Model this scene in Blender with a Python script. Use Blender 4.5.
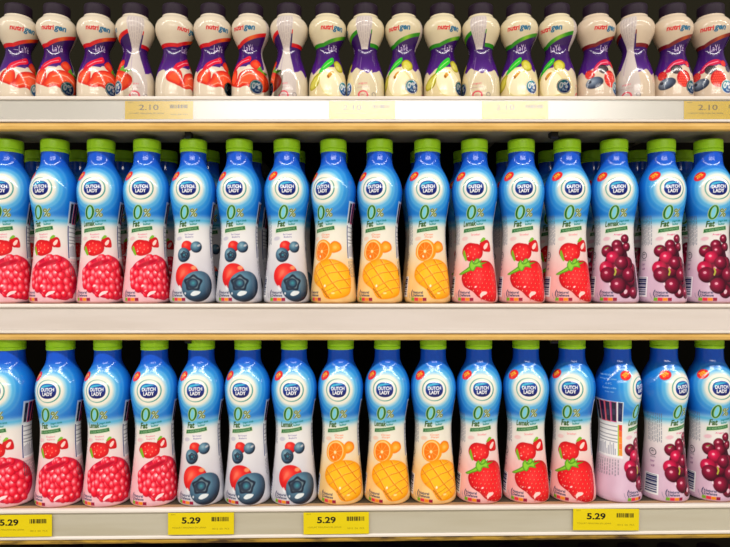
import bpy, math, random
import numpy as np
from mathutils import Vector, Matrix

for o in list(bpy.data.objects):
    bpy.data.objects.remove(o)
scene = bpy.context.scene
C = scene.collection
rnd = random.Random(7)

# ------------------------------------------------------------------ camera
F = 590.0                       # focal length in pixels of the 730 x 547 frame
CAMZ = 1.30
YB = 0.84                       # distance of the bottle axes
YR = 0.794                      # distance of the price rail faces
cam = bpy.data.cameras.new('camera')
cam.sensor_fit = 'HORIZONTAL'
cam.sensor_width = 36.0
cam.lens = 36.0 * F / 730.0
cam.clip_start = 0.02
camo = bpy.data.objects.new('camera', cam)
C.objects.link(camo)
camo.location = (0, 0, CAMZ)
camo.rotation_euler = (math.radians(90), 0, 0)
scene.camera = camo

# ------------------------------------------------------------------ world, lamps, exposure
world = bpy.data.worlds.new('shop_ambience')
scene.world = world
world.use_nodes = True
bg = world.node_tree.nodes['Background']
bg.inputs[0].default_value = (1.0, 0.965, 0.92, 1)
bg.inputs[1].default_value = 0.24


def ceiling_lamp(loc, sx, sy, power, col=(1.0, 0.95, 0.88)):
    l = bpy.data.lights.new('ceiling_lamp', 'AREA')
    l.shape = 'RECTANGLE'
    l.size, l.size_y = sx, sy
    l.energy = power
    l.color = col
    o = bpy.data.objects.new('ceiling_lamp', l)
    C.objects.link(o)
    o.location = loc
    return o


for lx in (-3.93, -2.62, -1.31, 0.0, 1.31, 2.62, 3.93):          # tube row over the aisle in front of the shelves
    ceiling_lamp((lx + 0.1, -0.50, 2.80), 1.22, 0.11, 18)
for lx in (-1.10, 0.30, 1.70):                     # wide panels over the next aisle
    ceiling_lamp((lx, -4.2, 2.95), 1.36, 1.05, 56)

vs = scene.view_settings
vs.view_transform = 'Standard'
vs.look = 'None'
vs.gamma = 1.0
vs.use_curve_mapping = False
vs.exposure = 0.14


# ------------------------------------------------------------------ helpers
def s2l(c):
    c = np.asarray(c, dtype=np.float64)
    return np.where(c <= 0.04045, c / 12.92, ((c + 0.055) / 1.055) ** 2.4)


def rgb(r, g, b):
    return tuple(float(v) for v in s2l(np.array([r, g, b]) / 255.0)) + (1.0,)


def mat(name, col, rough=0.5, spec=0.5, metal=0.0, noise=None, bump=None, coat=0.0):
    m = bpy.data.materials.new(name)
    m.use_nodes = True
    nt = m.node_tree
    p = nt.nodes['Principled BSDF']
    p.inputs['Base Color'].default_value = col
    p.inputs['Roughness'].default_value = rough
    p.inputs['Specular IOR Level'].default_value = spec
    p.inputs['Metallic'].default_value = metal
    p.inputs['Coat Weight'].default_value = coat
    p.inputs['Coat Roughness'].default_value = 0.12
    if noise or bump:
        tc = nt.nodes.new('ShaderNodeTexCoord')
    if noise:
        sc, col2, lo, hi, stretch = noise
        mp = nt.nodes.new('ShaderNodeMapping')
        mp.inputs['Scale'].default_value = stretch
        nt.links.new(tc.outputs['Object'], mp.inputs[0])
        n = nt.nodes.new('ShaderNodeTexNoise')
        n.inputs['Scale'].default_value = sc
        n.inputs['Detail'].default_value = 5
        nt.links.new(mp.outputs[0], n.inputs['Vector'])
        r = nt.nodes.new('ShaderNodeValToRGB')
        r.color_ramp.elements[0].position = lo
        r.color_ramp.elements[0].color = col
        r.color_ramp.elements[1].position = hi
        r.color_ramp.elements[1].color = col2
        nt.links.new(n.outputs['Fac'], r.inputs[0])
        nt.links.new(r.outputs[0], p.inputs['Base Color'])
    if bump:
        sc, st = bump
        n = nt.nodes.new('ShaderNodeTexNoise')
        n.inputs['Scale'].default_value = sc
        nt.links.new(tc.outputs['Object'], n.inputs['Vector'])
        b = nt.nodes.new('ShaderNodeBump')
        b.inputs['Strength'].default_value = st
        b.inputs['Distance'].default_value = 0.002
        nt.links.new(n.outputs['Fac'], b.inputs['Height'])
        nt.links.new(b.outputs[0], p.inputs['Normal'])
    return m


def print_mat(name, rough, coat=0.0):
    m = bpy.data.materials.new(name)
    m.use_nodes = True
    nt = m.node_tree
    p = nt.nodes['Principled BSDF']
    a = nt.nodes.new('ShaderNodeAttribute')
    a.attribute_name = 'print'
    nt.links.new(a.outputs['Color'], p.inputs['Base Color'])
    p.inputs['Roughness'].default_value = rough
    p.inputs['Coat Weight'].default_value = coat
    p.inputs['Coat Roughness'].default_value = 0.08
    tc = nt.nodes.new('ShaderNodeTexCoord')
    n = nt.nodes.new('ShaderNodeTexNoise')
    n.inputs['Scale'].default_value = 60
    nt.links.new(tc.outputs['Object'], n.inputs['Vector'])
    b = nt.nodes.new('ShaderNodeBump')
    b.inputs['Strength'].default_value = 0.03
    b.inputs['Distance'].default_value = 0.002
    nt.links.new(n.outputs['Fac'], b.inputs['Height'])
    nt.links.new(b.outputs[0], p.inputs['Normal'])
    return m


M = {
    'sleeve': print_mat('printed_shrink_sleeve', 0.13),
    'cap_green': mat('lime_green_plastic', rgb(176, 240, 36), 0.38, 0.4, bump=(400, 0.05)),
    'cap_purple': mat('dark_purple_plastic', rgb(30, 10, 32), 0.5, 0.22, bump=(400, 0.05)),
    'rail': mat('white_rail_plastic', rgb(232, 224, 216), 0.35, 0.4,
                noise=(6, rgb(224, 214, 203), 0.4, 0.7, (1, 1, 14))),
    'edge': mat('golden_edge_paint', rgb(226, 184, 104), 0.4, 0.4,
                noise=(9, rgb(206, 160, 78), 0.42, 0.75, (2, 2, 12))),
    'edge_dirty': mat('worn_golden_edge_paint', rgb(190, 152, 54), 0.45, 0.4,
                      noise=(22, rgb(70, 46, 16), 0.46, 0.66, (1, 1, 5))),
    'deck': mat('tan_shelf_paint', rgb(186, 150, 112), 0.4, 0.3,
                noise=(10, rgb(160, 124, 88), 0.4, 0.7, (1, 1, 1))),
    'beam': mat('grey_steel_beam', rgb(150, 142, 126), 0.5, 0.4,
                noise=(8, rgb(124, 116, 100), 0.4, 0.7, (3, 1, 1))),
    'insert_white': mat('white_rail_insert', rgb(248, 243, 236), 0.3, 0.4),
    'insert_pink': mat('pinkish_rail_insert', rgb(218, 208, 202), 0.35, 0.4, noise=(5, rgb(210, 199, 191), 0.4, 0.7, (1, 1, 10))),
    'insert_grey': mat('greyed_rail_insert', rgb(190, 184, 166), 0.4, 0.4, noise=(5, rgb(180, 172, 150), 0.4, 0.7, (1, 1, 10))),
    'deck_shade': mat('shade_darkened_shelf_paint', rgb(74, 66, 54), 0.5, 0.3),  # shelf surface darkened in colour to stand for shade between the bottles
    'underside_shade': mat('painted_underside_shade', rgb(46, 46, 42), 0.6, 0.2),  # added panel below each deck, its dark colour stands in for shade
    'clip': mat('black_plastic_clip', rgb(24, 22, 20), 0.5, 0.4),
    'paper': mat('yellow_tag_paper', rgb(226, 204, 0), 0.45, 0.3),
    'paper_pale': mat('amber_tag_paper', rgb(252, 214, 14), 0.5, 0.3),
    'ink': mat('black_ink', rgb(28, 26, 16), 0.6, 0.2),
    'ink_grey': mat('grey_ink', rgb(104, 92, 58), 0.6, 0.2),
    'ink_olive': mat('olive_ink', rgb(150, 132, 20), 0.6, 0.2),
}


def cover_mat():
    m = bpy.data.materials.new('clear_rail_film')
    m.use_nodes = True
    nt = m.node_tree
    nt.nodes.remove(nt.nodes['Principled BSDF'])
    out = nt.nodes['Material Output']
    t = nt.nodes.new('ShaderNodeBsdfTransparent')
    t.inputs[0].default_value = (0.97, 0.97, 0.96, 1)
    g = nt.nodes.new('ShaderNodeBsdfGlossy')
    g.inputs['Roughness'].default_value = 0.25
    mx = nt.nodes.new('ShaderNodeMixShader')
    mx.inputs[0].default_value = 0.17
    nt.links.new(t.outputs[0], mx.inputs[1])
    nt.links.new(g.outputs[0], mx.inputs[2])
    nt.links.new(mx.outputs[0], out.inputs[0])
    return m


M['film'] = cover_mat()


def wall_mat():                  # dark perforated sheet: rows of punched holes
    m = mat('dark_perforated_sheet', rgb(32, 29, 12), 0.6, 0.1)
    nt = m.node_tree
    p = nt.nodes['Principled BSDF']
    tc = nt.nodes.new('ShaderNodeTexCoord')
    v = nt.nodes.new('ShaderNodeTexVoronoi')
    v.inputs['Scale'].default_value = 45
    v.inputs['Randomness'].default_value = 0.0
    nt.links.new(tc.outputs['Object'], v.inputs['Vector'])
    r = nt.nodes.new('ShaderNodeValToRGB')
    r.color_ramp.interpolation = 'CONSTANT'
    r.color_ramp.elements[0].color = (0.002, 0.002, 0.002, 1)
    r.color_ramp.elements[1].position = 0.14
    r.color_ramp.elements[1].color = rgb(32, 29, 12)
    nt.links.new(v.outputs['Distance'], r.inputs[0])
    nt.links.new(r.outputs[0], p.inputs['Base Color'])
    return m


M['wall'] = wall_mat()


def raw_mesh(name, V, Fq, smooth=True, colors=None):
    """V (n,3), Fq list/array of equal-length or mixed index tuples"""
    me = bpy.data.meshes.new(name)
    V = np.asarray(V, dtype=np.float32)
    me.vertices.add(len(V))
    me.vertices.foreach_set('co', V.ravel())
    if isinstance(Fq, np.ndarray):
        k = Fq.shape[1]
        flat = Fq.ravel().astype(np.int32)
        starts = np.arange(len(Fq), dtype=np.int32) * k
    else:
        flat = np.array([i for f in Fq for i in f], dtype=np.int32)
        ln = np.array([len(f) for f in Fq], dtype=np.int32)
        starts = np.concatenate([[0], np.cumsum(ln)[:-1]]).astype(np.int32)
    me.loops.add(len(flat))
    me.loops.foreach_set('vertex_index', flat)
    me.polygons.add(len(starts))
    me.polygons.foreach_set('loop_start', starts)
    me.update(calc_edges=True)
    me.validate()
    me.polygons.foreach_set('use_smooth', np.full(len(me.polygons), smooth, dtype=bool))
    if colors is not None:
        a = me.color_attributes.new('print', 'FLOAT_COLOR', 'POINT')
        rgba = np.ones((len(V), 4), dtype=np.float32)
        rgba[:, :3] = s2l(np.clip(colors, 0, 1))
        a.data.foreach_set('color', rgba.ravel())
    return me


def obj(name, me, m=None, parent=None, loc=None):
    if m is not None and len(me.materials) == 0:
        me.materials.append(m)
    o = bpy.data.objects.new(name, me)
    C.objects.link(o)
    if parent is not None:
        o.parent = parent
    if loc is not None:
        o.location = loc
    return o


def tag(o, label=None, cat=None, group=None, kind=None):
    if label:
        o['label'] = label
    if cat:
        o['category'] = cat
    if group:
        o['group'] = group
    if kind:
        o['kind'] = kind
    return o


def empty(name, loc, rz=0.0):
    o = bpy.data.objects.new(name, None)
    o.empty_display_size = 0.02
    C.objects.link(o)
    o.location = loc
    o.rotation_euler = (0, 0, rz)
    return o


def copy_tree(src, parent=None):
    c = src.copy()
    C.objects.link(c)
    if parent is not None:
        c.parent = parent
    for ch in KIDS.get(src.name, []):
        k = copy_tree(ch, c)
        KIDS.setdefault(c.name, []).append(k)
    return c


KIDS = {}


def adopt(parent, child):
    KIDS.setdefault(parent.name, []).append(child)
    return child


def box_mesh(name, x0, x1, y0, y1, z0, z1):
    V = [(x, y, z) for z in (z0, z1) for y in (y0, y1) for x in (x0, x1)]
    Fq = [(0, 2, 3, 1), (4, 5, 7, 6), (0, 1, 5, 4), (2, 6, 7, 3), (0, 4, 6, 2), (1, 3, 7, 5)]
    return raw_mesh(name, V, Fq, smooth=False)


def extrude_profile(name, prof, x0, x1, smooth=False):
    """closed (y,z) profile extruded along x"""
    n = len(prof)
    V = [(x0, y, z) for y, z in prof] + [(x1, y, z) for y, z in prof]
    Fq = [(i, (i + 1) % n, n + (i + 1) % n, n + i) for i in range(n)]
    Fq += [tuple(range(n - 1, -1, -1)), tuple(range(n, 2 * n))]
    return raw_mesh(name, V, Fq, smooth=smooth)


def lathe(name, prof, seg=64, ribs=None, close_top=True, close_bottom=True):
    """prof list of (r,z), bottom to top; ribs=(z0,z1,depth,count)"""
    V, Fq = [], []
    for r, z in prof:
        for j in range(seg):
            a = 2 * math.pi * j / seg
            rr = r
            if ribs and ribs[0] <= z <= ribs[1] and j % 2:
                rr = r - ribs[2]
            V.append((rr * math.cos(a), rr * math.sin(a), z))
    for i in range(len(prof) - 1):
        for j in range(seg):
            k = (j + 1) % seg
            Fq.append((i * seg + j, i * seg + k, (i + 1) * seg + k, (i + 1) * seg + j))
    if close_top:
        Fq.append(tuple((len(prof) - 1) * seg + j for j in range(seg)))
    if close_bottom:
        Fq.append(tuple(seg - 1 - j for j in range(seg)))
    me = raw_mesh(name, V, Fq, smooth=True)
    for p in me.polygons:
        if len(p.vertices) > 4:
            p.use_smooth = False
    return me


# ------------------------------------------------------------------ lettering as coverage bitmaps
_glyph = {}


def text_tris(s, shear=0.0, bold=0.0):
    fc = bpy.data.curves.new('lettering', 'FONT')
    fc.body = s
    fc.size = 1.0
    fc.shear = shear
    fc.offset = bold
    fc.resolution_u = 4
    o = bpy.data.objects.new('lettering', fc)
    C.objects.link(o)
    dg = bpy.context.evaluated_depsgraph_get()
    me = bpy.data.meshes.new_from_object(o.evaluated_get(dg))
    bpy.data.objects.remove(o)
    bpy.data.curves.remove(fc)
    me.calc_loop_triangles()
    co = np.array([v.co[:2] for v in me.vertices])
    tr = np.array([t.vertices[:] for t in me.loop_triangles])
    bpy.data.meshes.remove(me)
    return co, tr


def text_bitmap(s, shear=0.0, bold=0.0, res=48):
    key = (s, shear, bold)
    if key in _glyph:
        return _glyph[key]
    co, tr = text_tris(s, shear, bold)
    mn, mx = co.min(0), co.max(0)
    p = (co - mn) * res + 6
    W, H = int((mx[0] - mn[0]) * res) + 13, int((mx[1] - mn[1]) * res) + 13
    bm = np.zeros((H, W), dtype=np.float32)
    for a, b, c in p[tr]:
        x0, x1 = int(max(0, min(a[0], b[0], c[0]))), int(max(a[0], b[0], c[0])) + 2
        y0, y1 = int(max(0, min(a[1], b[1], c[1]))), int(max(a[1], b[1], c[1])) + 2
        xs, ys = np.meshgrid(np.arange(x0, min(x1, W)) + 0.5, np.arange(y0, min(y1, H)) + 0.5)
        d = (b[0] - a[0]) * (c[1] - a[1]) - (b[1] - a[1]) * (c[0] - a[0])
        if abs(d) < 1e-9:
            continue
        u = ((xs - a[0]) * (c[1] - a[1]) - (ys - a[1]) * (c[0] - a[0])) / d
        v = ((b[0] - a[0]) * (ys - a[1]) - (b[1] - a[1]) * (xs - a[0])) / d
        ins = (u >= 0) & (v >= 0) & (u + v <= 1)
        sub = bm[y0:min(y1, H), x0:min(x1, W)]
        sub[ins] = 1.0
    _glyph[key] = bm
    return bm


def box_blur(a, k):
    if k < 2:
        return a
    ker = np.ones(k) / k
    a = np.apply_along_axis(lambda r: np.convolve(r, ker, 'same'), 1, a)
    return np.apply_along_axis(lambda r: np.convolve(r, ker, 'same'), 0, a)


def spline(pts, n=6, closed=True):
    P = np.array(pts, dtype=float)
    N = len(P)
    out = []
    for i in range(N):
        p0, p1, p2, p3 = P[(i - 1) % N], P[i], P[(i + 1) % N], P[(i + 2) % N]
        for t in np.linspace(0, 1, n, endpoint=False):
            out.append(0.5 * ((2 * p1) + (-p0 + p2) * t + (2 * p0 - 5 * p1 + 4 * p2 - p3) * t * t
                              + (-p0 + 3 * p1 - 3 * p2 + p3) * t ** 3))
    return np.array(out)


def sstep(a, b, x):
    t = np.clip((x - a) / (b - a), 0, 1)
    return t * t * (3 - 2 * t)


def col3(c):
    return np.array(c, dtype=float) / 255.0


def ramp(stops, x):
    xs = [s[0] for s in stops]
    cs = np.array([s[1] for s in stops], dtype=float) / 255.0
    return np.stack([np.interp(x, xs, cs[:, k]) for k in range(3)], axis=-1)


class Canvas:
    """flat print laid out on the sleeve: X = arc length, Z = height, in label units"""

    def __init__(self, X, Z, TH):
        self.X, self.Z, self.TH = X.ravel(), Z.ravel(), TH.ravel()
        self.c = np.ones((self.X.size, 3))
        self.layer = None

    def begin(self):
        self.layer = np.zeros(self.X.size)

    def end(self):
        l = self.layer
        self.layer = None
        return l

    def put(self, idx, m, col):
        if not len(idx):
            return
        col = np.asarray(col, dtype=float)
        m = m[:, None]
        self.c[idx] = self.c[idx] * (1 - m) + col * m
        if self.layer is not None:
            self.layer[idx] = np.maximum(self.layer[idx], m[:, 0])

    def sel(self, x0, x1, z0, z1):
        return np.nonzero((self.X > x0) & (self.X < x1) & (self.Z > z0) & (self.Z < z1))[0]

    def ell(self, cx, cz, rx, rz, col, ang=0.0, soft=0.5, a=1.0, power=2.0):
        R = max(rx, rz) * 1.2 + 2
        i = self.sel(cx - R, cx + R, cz - R, cz + R)
        ca, sa = math.cos(ang), math.sin(ang)
        dx, dz = self.X[i] - cx, self.Z[i] - cz
        u, v = (dx * ca + dz * sa) / rx, (-dx * sa + dz * ca) / rz
        q = (np.abs(u) ** power + np.abs(v) ** power) ** (1 / power)
        m = np.clip(0.5 + (1 - q) * min(rx, rz) / soft, 0, 1) * a
        if callable(col):
            col = col(u, v)
        else:
            col = col3(col)
        self.put(i, m, col)

    def ring(self, cx, cz, rx, rz, w, col, soft=0.5, a=1.0, amask=None):
        R = max(rx, rz) + w + 2
        i = self.sel(cx - R, cx + R, cz - R, cz + R)
        dx, dz = self.X[i] - cx, self.Z[i] - cz
        q = np.sqrt((dx / rx) ** 2 + (dz / rz) ** 2)
        d = np.abs(q - 1) * min(rx, rz)
        m = np.clip(0.5 + (w / 2 - d) / soft, 0, 1) * a
        if amask is not None:
            m = m * amask(np.arctan2(dz, dx))
        self.put(i, m, col3(col))

    def poly(self, pts, col, smooth=True, soft=0.5, a=1.0, n=5):
        P = spline(pts, n) if smooth else np.array(pts, dtype=float)
        i = self.sel(P[:, 0].min() - 2, P[:, 0].max() + 2, P[:, 1].min() - 2, P[:, 1].max() + 2)
        if not len(i):
            return
        x, z = self.X[i], self.Z[i]
        d = np.full(len(i), 1e9)
        ins = np.zeros(len(i), dtype=bool)
        Q = np.roll(P, -1, axis=0)
        for (ax, az), (bx, bz) in zip(P, Q):
            ex, ez = bx - ax, bz - az
            L = ex * ex + ez * ez + 1e-12
            t = np.clip(((x - ax) * ex + (z - az) * ez) / L, 0, 1)
            d = np.minimum(d, (x - ax - t * ex) ** 2 + (z - az - t * ez) ** 2)
            if az != bz:
                cr = ((az > z) != (bz > z)) & (x < ex * (z - az) / (bz - az) + ax)
                ins ^= cr
        d = np.sqrt(d) * np.where(ins, 1, -1)
        m = np.clip(0.5 + d / soft, 0, 1) * a
        if callable(col):
            col = col(x, z, d)
        else:
            col = col3(col)
        self.put(i, m, col)

    def line(self, p, q, w, col, soft=0.4, a=1.0):
        (ax, az), (bx, bz) = p, q
        i = self.sel(min(ax, bx) - w - 1, max(ax, bx) + w + 1, min(az, bz) - w - 1, max(az, bz) + w + 1)
        x, z = self.X[i], self.Z[i]
        ex, ez = bx - ax, bz - az
        t = np.clip(((x - ax) * ex + (z - az) * ez) / (ex * ex + ez * ez + 1e-12), 0, 1)
        d = np.hypot(x - ax - t * ex, z - az - t * ez)
        self.put(i, np.clip(0.5 + (w / 2 - d) / soft, 0, 1) * a, col3(col))

    def path(self, pts, w, col, a=1.0):
        for p, q in zip(pts[:-1], pts[1:]):
            self.line(p, q, w, col, a=a)

    def rect(self, x0, x1, z0, z1, col, soft=0.4, a=1.0):
        i = self.sel(x0 - 1, x1 + 1, z0 - 1, z1 + 1)
        d = np.minimum(np.minimum(self.X[i] - x0, x1 - self.X[i]), np.minimum(self.Z[i] - z0, z1 - self.Z[i]))
        self.put(i, np.clip(0.5 + d / soft, 0, 1) * a, col3(col))

    def trect(self, t0, t1, z0, z1, col, soft=0.4, a=1.0, slant=0.0):
        """rectangle between two angles (degrees) on the wrap"""
        t = np.degrees(self.TH)
        zz = self.Z - slant * (t - (t0 + t1) / 2)
        i = np.nonzero((t > t0 - 4) & (t < t1 + 4) & (zz > z0 - 2) & (zz < z1 + 2))[0]
        r = np.abs(self.X[i]) / np.maximum(np.abs(self.TH[i]), 1e-6) * math.pi / 180
        d = np.minimum(np.minimum((t[i] - t0) * r, (t1 - t[i]) * r), np.minimum(zz[i] - z0, z1 - zz[i]))
        self.put(i, np.clip(0.5 + d / soft, 0, 1) * a, col3(col))

    def text(self, s, cx, cz, w, h, col, ang=0.0, shear=0.0, bold=0.0, a=1.0, soft=0.45):
        bm = text_bitmap(s, shear, bold)
        H, W = bm.shape
        k = int(round(soft * (H - 12) / h))
        bm = box_blur(bm, min(k, 16))
        R = math.hypot(w, h) / 2 * 1.3 + 1
        i = self.sel(cx - R, cx + R, cz - R, cz + R)
        ca, sa = math.cos(ang), math.sin(ang)
        dx, dz = self.X[i] - cx, self.Z[i] - cz
        u = (dx * ca + dz * sa) / w * (W - 12) / W + 0.5
        v = (-dx * sa + dz * ca) / h * (H - 12) / H + 0.5
        ok = (u > 0) & (u < 1) & (v > 0) & (v < 1)
        i, u, v = i[ok], u[ok] * (W - 1), v[ok] * (H - 1)
        x0, y0 = np.floor(u).astype(int), np.floor(v).astype(int)
        x1, y1 = np.minimum(x0 + 1, W - 1), np.minimum(y0 + 1, H - 1)
        fx, fy = u - x0, v - y0
        m = (bm[y0, x0] * (1 - fx) + bm[y0, x1] * fx) * (1 - fy) + (bm[y1, x0] * (1 - fx) + bm[y1, x1] * fx) * fy
        self.put(i, np.clip(m * 1.15, 0, 1) * a, col3(col))


def hermite(pts, z):
    P = np.array(pts, dtype=float)
    x, y = P[:, 0], P[:, 1]
    m = np.gradient(y, x)
    k = np.clip(np.searchsorted(x, z) - 1, 0, len(x) - 2)
    h = x[k + 1] - x[k]
    t = (z - x[k]) / h
    return ((2 * t ** 3 - 3 * t ** 2 + 1) * y[k] + (t ** 3 - 2 * t ** 2 + t) * h * m[k]
            + (-2 * t ** 3 + 3 * t ** 2) * y[k + 1] + (t ** 3 - t ** 2) * h * m[k + 1])


class Sleeve:
    """a lathe-shaped body with a dense grid that carries the print"""

    def __init__(self, prof, ztop, rows, ru, zu, dense, fine, coarse):
        self.prof, self.ru, self.zu = prof, ru, zu
        z = np.linspace(0, ztop, rows)
        th, t = [], -180.0
        while t < 180 - 0.3:
            th.append(t)
            t += fine if dense[0] <= t < dense[1] else coarse
        self.z = z
        self.th = np.radians(np.array(th))
        self.r = hermite(prof, z)
        self.TH, self.Zg = np.meshgrid(self.th, z)
        self.Rg = np.repeat(self.r[:, None], len(th), axis=1)
        self.Xg = self.Rg * self.TH
        dr = np.gradient(self.r * ru, z * zu)
        nr, nz = 1 / np.sqrt(1 + dr ** 2), -dr / np.sqrt(1 + dr ** 2)
        self.P = np.stack([self.Rg * ru * np.sin(self.TH), -self.Rg * ru * np.cos(self.TH), self.Zg * zu], -1)
        self.N = np.stack([nr[:, None] * np.sin(self.TH), -nr[:, None] * np.cos(self.TH),
                           np.repeat(nz[:, None], len(th), axis=1)], -1)
        nrow, ncol = len(z), len(th)
        i, j = np.meshgrid(np.arange(nrow - 1), np.arange(ncol), indexing='ij')
        k = (j + 1) % ncol
        self.F = np.stack([i * ncol + j, i * ncol + k, (i + 1) * ncol + k, (i + 1) * ncol + j], -1).reshape(-1, 4)
        self.ncol = ncol

    def canvas(self):
        return Canvas(self.Xg, self.Zg, self.TH)

    def R(self, z):
        return float(hermite(self.prof, np.array([float(z)]))[0])

    def body(self, name, colors):
        V = self.P.reshape(-1, 3)
        ring0 = V[:self.ncol]
        inner = ring0 * np.array([0.82, 0.82, 1]) + np.array([0, 0, 0.0006])
        ctr = np.array([[0, 0, 0.004]])
        n = len(V)
        V2 = np.concatenate([V, inner, ctr])
        j = np.arange(self.ncol)
        k = (j + 1) % self.ncol
        F1 = np.stack([n + j, n + k, k, j], -1)
        tri = [(int(n + self.ncol), int(n + b), int(n + a)) for a, b in zip(j, k)]
        cc = np.concatenate([colors, np.full((self.ncol + 1, 3), 0.85)])
        faces = np.concatenate([self.F, F1])
        # the last ring closes as degenerate-free quads by reusing a neighbour pair
        me = raw_mesh(name, V2, [tuple(f) for f in faces.tolist()] + tri, True, cc)
        return me

    def decal(self, name, colors, mask, off=0.00012, thr=0.04):
        keep = (mask[self.F] > thr).any(axis=1)
        Fk = self.F[keep]
        u, inv = np.unique(Fk.ravel(), return_inverse=True)
        V = self.P.reshape(-1, 3)[u] + self.N.reshape(-1, 3)[u] * off
        return raw_mesh(name, V, inv.reshape(-1, 4), True, colors[u])


# ------------------------------------------------------------------ the tall yogurt bottle
BIG = Sleeve([(0, 21.2), (1.2, 22.3), (3, 22.75), (7, 22.85), (16, 22.1), (33, 20.4), (50, 18.9), (62, 18.2),
              (72, 18.0), (80, 18.4), (86, 19.2), (93.5, 20.4), (101.7, 21.7), (108, 22.45), (113, 22.65),
              (118, 22.2), (122, 21.3), (126.4, 19.8), (130.5, 17.9), (134.6, 15.7), (138, 14.0), (142, 12.95), (146, 12.65),
              (154, 12.55)],
             154, 324, 0.001425, 0.001387, (-75, 88), 0.85, 1.5)


def mapper(x0, y0, s, xc, rot):
    """photo crop coordinates of a reference bottle -> sleeve coordinates"""
    def m(px, py):
        Z = 302.5 - (y0 + py / s)
        R = BIG.R(min(max(Z, 0), 153))
        q = max(-0.985, min(0.985, (x0 + px / s - xc) / R))
        return (R * (math.asin(q) - math.radians(rot)), Z)
    return m


def mp(m, pts):
    return [m(*p) for p in pts]


TINT = {'raspberry': ((238, 231, 226), (240, 186, 196)), 'blueberry': ((236, 234, 235), (206, 202, 212)),
        'mango': ((240, 234, 220), (244, 198, 128)), 'strawberry': ((238, 230, 224), (242, 178, 176)),
        'grape': ((236, 231, 230), (216, 180, 204))}
FTXT = {'raspberry': (232, 96, 130), 'blueberry': (110, 100, 160), 'mango': (244, 120, 80),
        'strawberry': (240, 110, 120), 'grape': (222, 60, 110)}


def paint_field(c, fl):
    X, Z = c.X, c.Z
    d = np.hypot(X, (Z - 114) * 1.02)
    blue = ramp([(0, (246, 240, 228)), (13.6, (244, 238, 224)), (15.6, (196, 226, 234)), (17.8, (104, 192, 236)),
                 (22, (54, 156, 230)), (28, (28, 126, 218)), (38, (14, 100, 202)), (60, (10, 82, 190)), (80, (10, 76, 184))], d)
    neck = sstep(128, 146, Z)[:, None]
    blue = blue * (1 - neck) + col3((24, 88, 214)) * neck
    t0, t1 = TINT[fl]
    low = ramp([(0, t1), (26, t1), (62, t0), (100, t0)], Z)
    # faint milk swirls in the tinted half
    sw = 0.5 + 0.5 * np.sin(X * 0.35 + 2.4 * np.sin(Z * 0.16 + 0.6) + Z * 0.22)
    low = low + (sw * 0.045 * sstep(48, 10, Z))[:, None] * np.array([0.6, 1.0, 0.9])
    # side walls of the sleeve carry a little more of the tint
    w = sstep(92, 69, Z)
    mid = ramp([(0, (255, 255, 255)), (0.35, (84, 182, 230)), (0.7, (190, 224, 234)), (1, (240, 238, 232))], w)
    up = blue * (1 - sstep(0, 0.35, w))[:, None] + mid * sstep(0, 0.35, w)[:, None]
    k = sstep(0.35, 1.0, w)[:, None]
    col = up * (1 - k) + (low * 0.999) * k
    c.c = np.clip(col, 0, 1)
    # soft lighter ripples around the emblem
    for r, wd, aa in ((17.2, 0.8, 0.4), (20.5, 1.1, 0.22), (25.0, 1.6, 0.14)):
        c.ring(0, 114, r, r * 0.98, wd, (190, 232, 255), soft=1.6, a=aa)


def paint_emblem(c):
    c.begin()
    c.ell(0, 114, 14.4, 13.9, (246, 240, 228), soft=2.0, a=0.9)
    ga = lambda t: 0.35 + 0.65 * np.clip(np.cos(t + 0.55) * 1.2, 0, 1) + 0.45 * np.clip(np.cos(t - 2.9), 0, 1)
    c.ring(0, 114, 11.6, 10.8, 1.05, (70, 156, 146), amask=lambda t: np.clip(ga(t), 0, 1))
    c.ell(0, 114.2, 9.5, 8.3, (250, 248, 244), soft=0.6, power=2.3)

    def oval(u, v):
        g = np.clip(0.5 + 0.5 * (v - 0.25 * u), 0, 1)
        return ramp([(0, (14, 20, 96)), (0.45, (18, 44, 134)), (0.75, (24, 70, 158)), (1, (30, 100, 180))], g)
    c.ell(0, 114.2, 8.5, 7.3, oval, soft=0.5, power=2.3)
    c.poly([(-7.2, 116.2), (-5.2, 119.2), (0, 120.3), (5.2, 119.8), (1.0, 118.8), (-3.5, 117.6), (-7.2, 115.0)], (70, 190, 222), a=0.9)
    c.text('DUTCH', 0.2, 115.7, 12.6, 3.5, (255, 255, 255), bold=0.03, ang=0.03)
    c.text('LADY', 0.2, 111.5, 10.0, 3.5, (255, 255, 255), bold=0.03, ang=0.03)
    return c.end()


def paint_badge(c):
    c.begin()
    c.ell(-15.3, 127.0, 6.4, 3.9, (240, 36, 40), ang=0.55, soft=0.6)
    c.text('25%', -15.5, 127.7, 7.4, 3.0, (255, 206, 60), ang=0.5, bold=0.03)
    c.text('less sugar', -14.7, 125.6, 6.6, 1.3, (255, 180, 90), ang=0.5, a=0.9)
    return c.end()


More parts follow.
